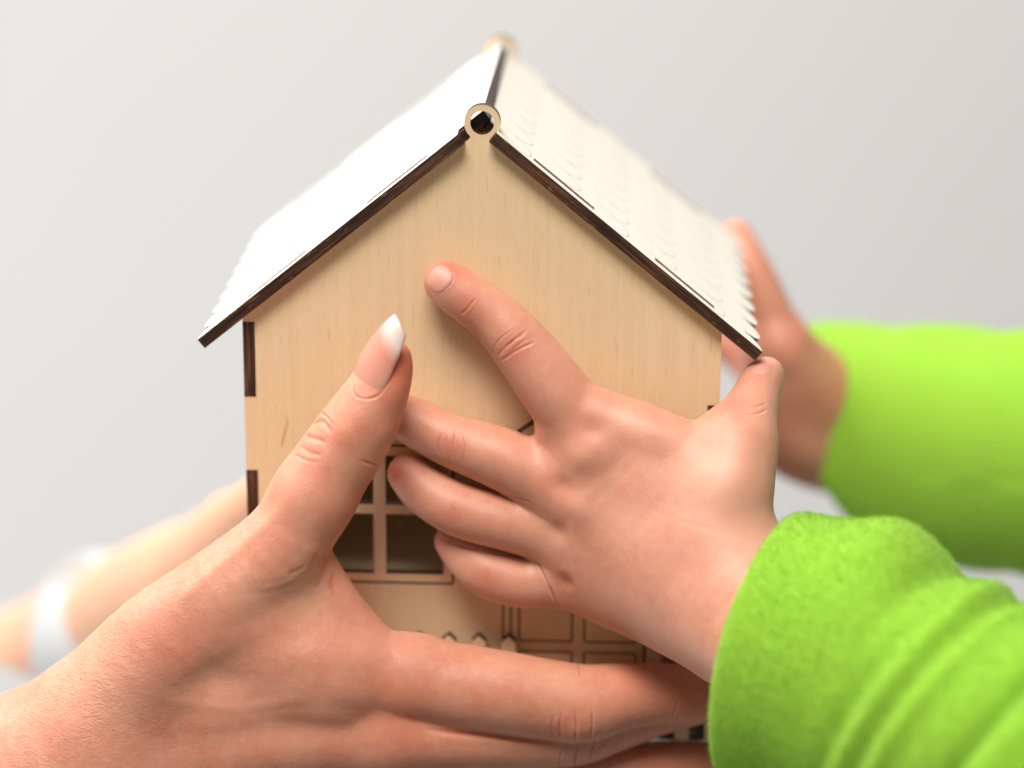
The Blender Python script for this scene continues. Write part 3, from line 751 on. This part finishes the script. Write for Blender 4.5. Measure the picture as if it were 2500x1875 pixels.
# long French-polished thumb nail: a curved almond plate growing past the fingertip
def thumb_nail():
    left = [(872, 962, -2.55), (862, 930, -2.45), (868, 893, -2.42), (882, 860, -2.42), (909, 819, -2.45), (938, 786, -2.5), (961, 767, -2.56)]
    right = [(898, 972, -3.12), (930, 955, -3.10), (947, 926, -3.06), (957, 902, -3.02), (971, 868, -2.98), (981, 842, -2.95), (987, 819, -2.92)]
    ns, nw = 30, 14
    A1 = catmull(np.array([P(*q) for q in left]), 5); B1 = catmull(np.array([P(*q) for q in right]), 5)
    V, tv, Fc = [], [], []
    for lay in (0.0, -0.06):
        for i in range(ns + 1):
            s = i / ns; a, b = A1[i], B1[i]
            t = A1[min(ns, i + 1)] - A1[max(0, i - 1)] + B1[min(ns, i + 1)] - B1[max(0, i - 1)]
            nn = np.cross(t, b - a); nn /= np.linalg.norm(nn); nn = nn if nn[1] < 0 else -nn
            for j in range(nw + 1):
                v = j / nw; bow = 4 * v * (1 - v)
                V.append(a + (b - a) * v + nn * (0.20 * bow ** 0.8 * np.linalg.norm(b - a) + lay - 0.02)
                         + (t / np.linalg.norm(t)) * (0.10 * bow * (1 if i == ns else 0) + (-0.10 * bow if i == 0 else 0))); tv.append(s + 0.10 * (2 * v - 1))
    m = nw + 1; kk = (ns + 1) * m
    for i in range(ns):
        for j in range(nw):
            a = i * m + j; Fc.append((a, a + 1, a + m + 1, a + m)); Fc.append((a + kk, a + kk + m, a + kk + m + 1, a + kk + 1))
        for j in (0, nw):
            a = i * m + j; Fc.append((a, a + m, a + m + kk, a + kk) if j == 0 else (a + m, a, a + kk, a + m + kk))
    for j in range(nw):
        for i in (0, ns):
            a = i * m + j; Fc.append((a + 1, a, a + kk, a + 1 + kk) if i == 0 else (a, a + 1, a + 1 + kk, a + kk))
    o = obj('fingernail', np.array(V) - AO, Fc, M_nail_adult, arm_a, smooth=True); attr(o, 'tip', tv)
    o['label'] = 'long thumbnail with white tip'
thumb_nail()

# ------------------------------------------------------------------ sleeves
def tube(name, cen, rad, ell, mats, parent, O, folds, nt=220, ns=260, hem=True, nap=0, seed=1, up=(0, 0, 1), slant=0.0):
    """cloth sleeve: centre line (cm), radius, ellipse ratio; folds(s,th)->extra radius"""
    C = catmull(np.hstack([np.array(cen, float), np.array(rad, float)[:, None]]), 40); C, R = C[:, :3], C[:, 3]
    L = np.r_[0, np.cumsum(np.linalg.norm(np.diff(C, axis=0), axis=1))]
    s = np.linspace(0, L[-1], ns); Cs = np.stack([np.interp(s, L, C[:, i]) for i in range(3)], 1); Rs = np.interp(s, L, R)
    Tn = np.gradient(Cs, axis=0); Tn /= np.linalg.norm(Tn, axis=1)[:, None]
    B = np.cross(Tn, np.array(up, float)); B /= np.linalg.norm(B, axis=1)[:, None]; Nn = np.cross(B, Tn)
    th = np.linspace(0, 2 * np.pi, nt, endpoint=False)
    S, TH = np.meshgrid(s, th, indexing='ij')
    RR = Rs[:, None] + folds(S, TH)
    hemr = np.clip(S / 0.28, 0, 1); RR = RR - 0.22 * (1 - np.sqrt(np.clip(1 - (1 - hemr) ** 2, 0, 1)))
    X = Cs[:, None] + B[:, None] * (RR * np.cos(TH))[..., None] * ell + Nn[:, None] * (RR * np.sin(TH))[..., None]
    X = X + Tn[:, None] * (slant * RR * np.sin(TH) * np.exp(-S / 4.0))[..., None]
    inner = [X[0] + (Cs[0] - X[0]) * q + Tn[0] * d for q, d in ((0.05, 0.05), (0.08, 0.4), (0.09, 1.6))]
    allr = np.concatenate([np.array(inner[::-1]), X], 0); m = allr.shape[0]
    V = allr.reshape(-1, 3)
    i, j = np.meshgrid(np.arange(m - 1), np.arange(nt), indexing='ij'); j2 = (j + 1) % nt
    Q = np.stack([i * nt + j, i * nt + j2, (i + 1) * nt + j2, (i + 1) * nt + j], -1).reshape(-1, 4)
    o = npmesh(name, V - O, Q, mats, parent)
    if nap:
        rng = np.random.default_rng(seed); e0 = 3 * nt
        q = Q[(Q[:, 0] >= e0)]; q = q[rng.integers(0, len(q), nap)]
        a, b, c, d = V[q[:, 0]], V[q[:, 1]], V[q[:, 2]], V[q[:, 3]]
        u, v = rng.random((nap, 1)), rng.random((nap, 1))
        p = (a * (1 - u) + b * u) * (1 - v) + (d * (1 - u) + c * u) * v
        nr = np.cross(b - a, d - a); nr /= np.linalg.norm(nr, axis=1)[:, None] + 1e-9
        ctr = p - np.repeat(Cs.mean(0)[None], nap, 0)
        ki = np.clip((q[:, 0] - e0) // nt, 0, ns - 1); out = p - Cs[ki]; sg = np.sign((nr * out).sum(1))[:, None]; nr *= sg
        dirn = nr + rng.normal(0, 0.55, (nap, 3)); dirn /= np.linalg.norm(dirn, axis=1)[:, None]
        ln = rng.uniform(0.04, 0.12, (nap, 1)); sd = np.cross(dirn, rng.normal(0, 1, (nap, 3))); sd /= np.linalg.norm(sd, axis=1)[:, None] + 1e-9
        w = 0.008
        curl = rng.normal(0, 0.025, (nap, 3))
        T0, T1, T2 = p - sd * w - nr * 0.01, p + sd * w - nr * 0.01, p + dirn * ln + curl
        VV = np.stack([T0, T1, T2], 1).reshape(-1, 3); QQ = np.arange(len(VV)).reshape(-1, 3)
        tag(npmesh('fleece_nap', VV - O, QQ, mats, o), kind='stuff')
    return o
def near_folds(S, TH):
    # TH: pi/2 = up; facing the camera is around TH = pi
    r = 0.03 * np.sin(TH * 3 + 1) + 0.03 * np.sin(TH * 5 + S * 0.8)
    up = np.exp(-((np.mod(TH - 1.75 + np.pi, 2 * np.pi) - np.pi) / 0.75) ** 2)
    r = r + 0.62 * np.exp(-((S - 2.8) / 1.1) ** 2) * up - 0.30 * np.exp(-((S - 4.3) / 0.38) ** 2) * up + 0.12 * np.exp(-((S - 5.2) / 0.5) ** 2) * up - 0.12 * np.exp(-((S - 6.1) / 0.35) ** 2) * up
    sh = S - 0.55 * np.sin(TH - 0.6) - 0.25 * np.sin(2 * TH)
    for c, w, a in ((4.55, 0.30, -0.10), (5.05, 0.26, 0.10), (5.55, 0.24, -0.09), (6.0, 0.30, 0.12), (7.1, 0.45, 0.06), (8.0, 0.26, -0.26), (8.7, 0.5, 0.16), (9.9, 0.35, -0.16), (10.9, 0.6, 0.12)):
        r = r + a * np.exp(-((sh - c) / w) ** 2)
    r = r + 0.05 * np.exp(-((S - 2.2) / 0.9) ** 2) * np.sin(TH * 4 + 0.5)
    return r
cuff = P(1868, 1592, -4.6)
tube('sleeve', [cuff, P(2030, 1648, -5.6), P(2250, 1755, -7.4), P(2550, 1930, -10.0), P(2900, 2130, -13.0)], [3.98, 4.08, 4.0, 4.0, 4.1], 0.82, M_green, child, CO, near_folds, nap=150000)

def far_folds(S, TH):
    side = 0.5 + 0.5 * np.cos(TH - np.pi - 0.3)
    r = 0.05 * np.sin(TH * 3 + 2 + S * 0.5)
    sh = S + 2.2 * np.cos(TH * 0.5 + 0.3)
    for c, w, a in ((1.6, 0.7, 0.10), (3.4, 0.6, -0.22), (4.9, 0.8, 0.16), (6.8, 0.6, -0.26), (8.2, 0.6, 0.14), (9.6, 0.5, -0.2)):
        r = r + a * np.exp(-((sh - c) / w) ** 2) * (0.15 + 1.5 * side ** 2)
    return r
tube('sleeve', [P(2095, 1070, 15.0), P(2250, 1085, 13.6), P(2450, 1100, 12), P(2720, 1115, 10)], [3.85, 4.0, 4.1, 4.2], 0.85, M_green, child, CO, far_folds, nt=120, ns=140, slant=-0.5)

# the child's far hand, reaching round behind the right eave
f = Field((4.5, 9.0, -8.5), (16.5, 19.5, 5.6), 0.10)
K = 75.0
palm = f.layer()
ch([(2150, 1085, 16.0, 175), (2040, 1030, 14.6, 165), (1950, 940, 13.2, 128), (1900, 860, 12.4, 98)], palm, 0.4, flat=((0.8, 0.3, 0.1), 1.1))
ch([(2110, 1120, 14.6, 95), (2000, 1105, 13.4, 95), (1920, 1060, 12.6, 92), (1890, 960, 12.4, 85)], palm, 0.5)
fg = f.layer()
ch([(1900, 850, 12.4, 72), (1862, 730, 12.6, 58), (1824, 640, 13.0, 50), (1797, 578, 13.6, 42)], fg)
ch([(1880, 870, 13.0, 66), (1830, 740, 13.8, 54), (1790, 660, 14.6, 46), (1740, 610, 15.4, 40)], fg)
ch([(1890, 960, 13.6, 66), (1830, 880, 14.8, 54), (1760, 830, 15.6, 46)], fg)
f.D = smin(palm, fg, 0.4); del palm, fg
f.clip_house()
V, Q = f.mesh(); o = npmesh('hand', V - CO, Q, M_child, child)
for k, v in (('red_tint', 0.15), ('pale', 0.0), ('grain', 0.1)): attr(o, k, np.full(len(V), v))
o['label'] = "child's far hand behind the right eave, out of focus"

# ------------------------------------------------------------------ the adult's far arm, out of focus on the left, with a white watch
f = Field((-24.5, 4.0, -16.5), (-4.5, 24.0, 0.5), 0.13)
K = 70.0
palm = f.layer()
ch([(-150, 1720, 21.5, 178), (60, 1640, 18.8, 170), (210, 1562, 16.6, 162), (340, 1500, 14.4, 162), (460, 1440, 12.0, 158)], palm, 0.5)
ch([(340, 1470, 14.2, 130), (480, 1390, 11.4, 120), (590, 1310, 9.6, 105)], palm, 0.5)
fg = f.layer()
ch([(590, 1300, 9.4, 100), (640, 1240, 8.0, 74), (700, 1190, 7.2, 62)], fg)
ch([(560, 1400, 10.0, 90), (680, 1380, 8.0, 70), (760, 1360, 7.4, 60)], fg)
ch([(560, 1500, 10.0, 90), (680, 1480, 8.0, 70), (760, 1460, 7.4, 60)], fg)
f.D = smin(palm, fg, 0.4); del palm, fg
f.clip_house()
V, Q = f.mesh(); o = npmesh('hand', V - AO, Q, M_adult, adult)
for k, v in (('red_tint', 0.0), ('pale', 1.0), ('grain', 0.05)): attr(o, k, np.full(len(V), v))  # far arm fully pale: strong window light painted into its skin colour
o['label'] = "adult's far arm and hand on the left side wall, out of focus"

watch = empty('wristwatch', tuple(P(200, 1480, 16.8))); WO = P(200, 1480, 16.8)
tag(watch, 'chunky white wristwatch on the blurred far forearm at the left', 'wristwatch')
a0 = P(205, 1564, 16.8); ax = np.array([0.95, -0.45, 0.2]); ax = ax / np.linalg.norm(ax); bb = np.cross(ax, [0, 0, 1]); bb /= np.linalg.norm(bb); cc = np.cross(bb, ax)
V, Fc = [], []
prof = [(0.0, 2.5), (0.0, 3.0), (0.2, 3.18), (0.7, 3.25), (1.5, 3.25), (2.1, 3.18), (2.3, 3.0), (2.3, 2.5)]
nt = 72
for u, r in prof:
    for k in range(nt):
        t = 2 * math.pi * k / nt; V.append(a0 + ax * (u * 1.1) + (bb * math.cos(t) + cc * math.sin(t)) * r - WO)
for i in range(len(prof)):
    for k in range(nt):
        i2 = (i + 1) % len(prof); Fc.append((i * nt + k, i2 * nt + k, i2 * nt + (k + 1) % nt, i * nt + (k + 1) % nt))
obj('strap', V, Fc, M_white, watch, smooth=True)
def disc_case(cen, nrm, r, h, mat, name, seg=48):
    nrm = nrm / np.linalg.norm(nrm); e1 = np.cross(nrm, [0.3, 0.2, 0.9]); e1 /= np.linalg.norm(e1); e2 = np.cross(nrm, e1)
    V, Fc = [], []
    for u, q in ((0, 1.0), (h * 0.7, 1.0), (h, 0.88)):
        for k in range(seg): t = 2 * math.pi * k / seg; V.append(cen + nrm * u + (e1 * math.cos(t) + e2 * math.sin(t)) * r * q - WO)
    for i in range(2):
        for k in range(seg): Fc.append((i * seg + k, i * seg + (k + 1) % seg, (i + 1) * seg + (k + 1) % seg, (i + 1) * seg + k))
    Fc.append(tuple(2 * seg + k for k in range(seg))); Fc.append(tuple(reversed(range(seg))))
    return obj(name, V, Fc, mat, watch)
mid = a0 + ax * 1.0
nrm = cc * 0.9 - np.array([0, 1, 0]) * 0.35; nrm -= ax * (nrm @ ax); nrm /= np.linalg.norm(nrm)
disc_case(mid + nrm * 2.98, nrm, 0.85, 0.3, M_white, 'case')
disc_case(mid + nrm * 3.29, nrm, 0.7, 0.03, M_face, 'dial')
bk = mid + nrm * 3.12 + ax * 0.84
disc_case(bk, ax, 0.16, 0.22, M_face, 'crown', 20)
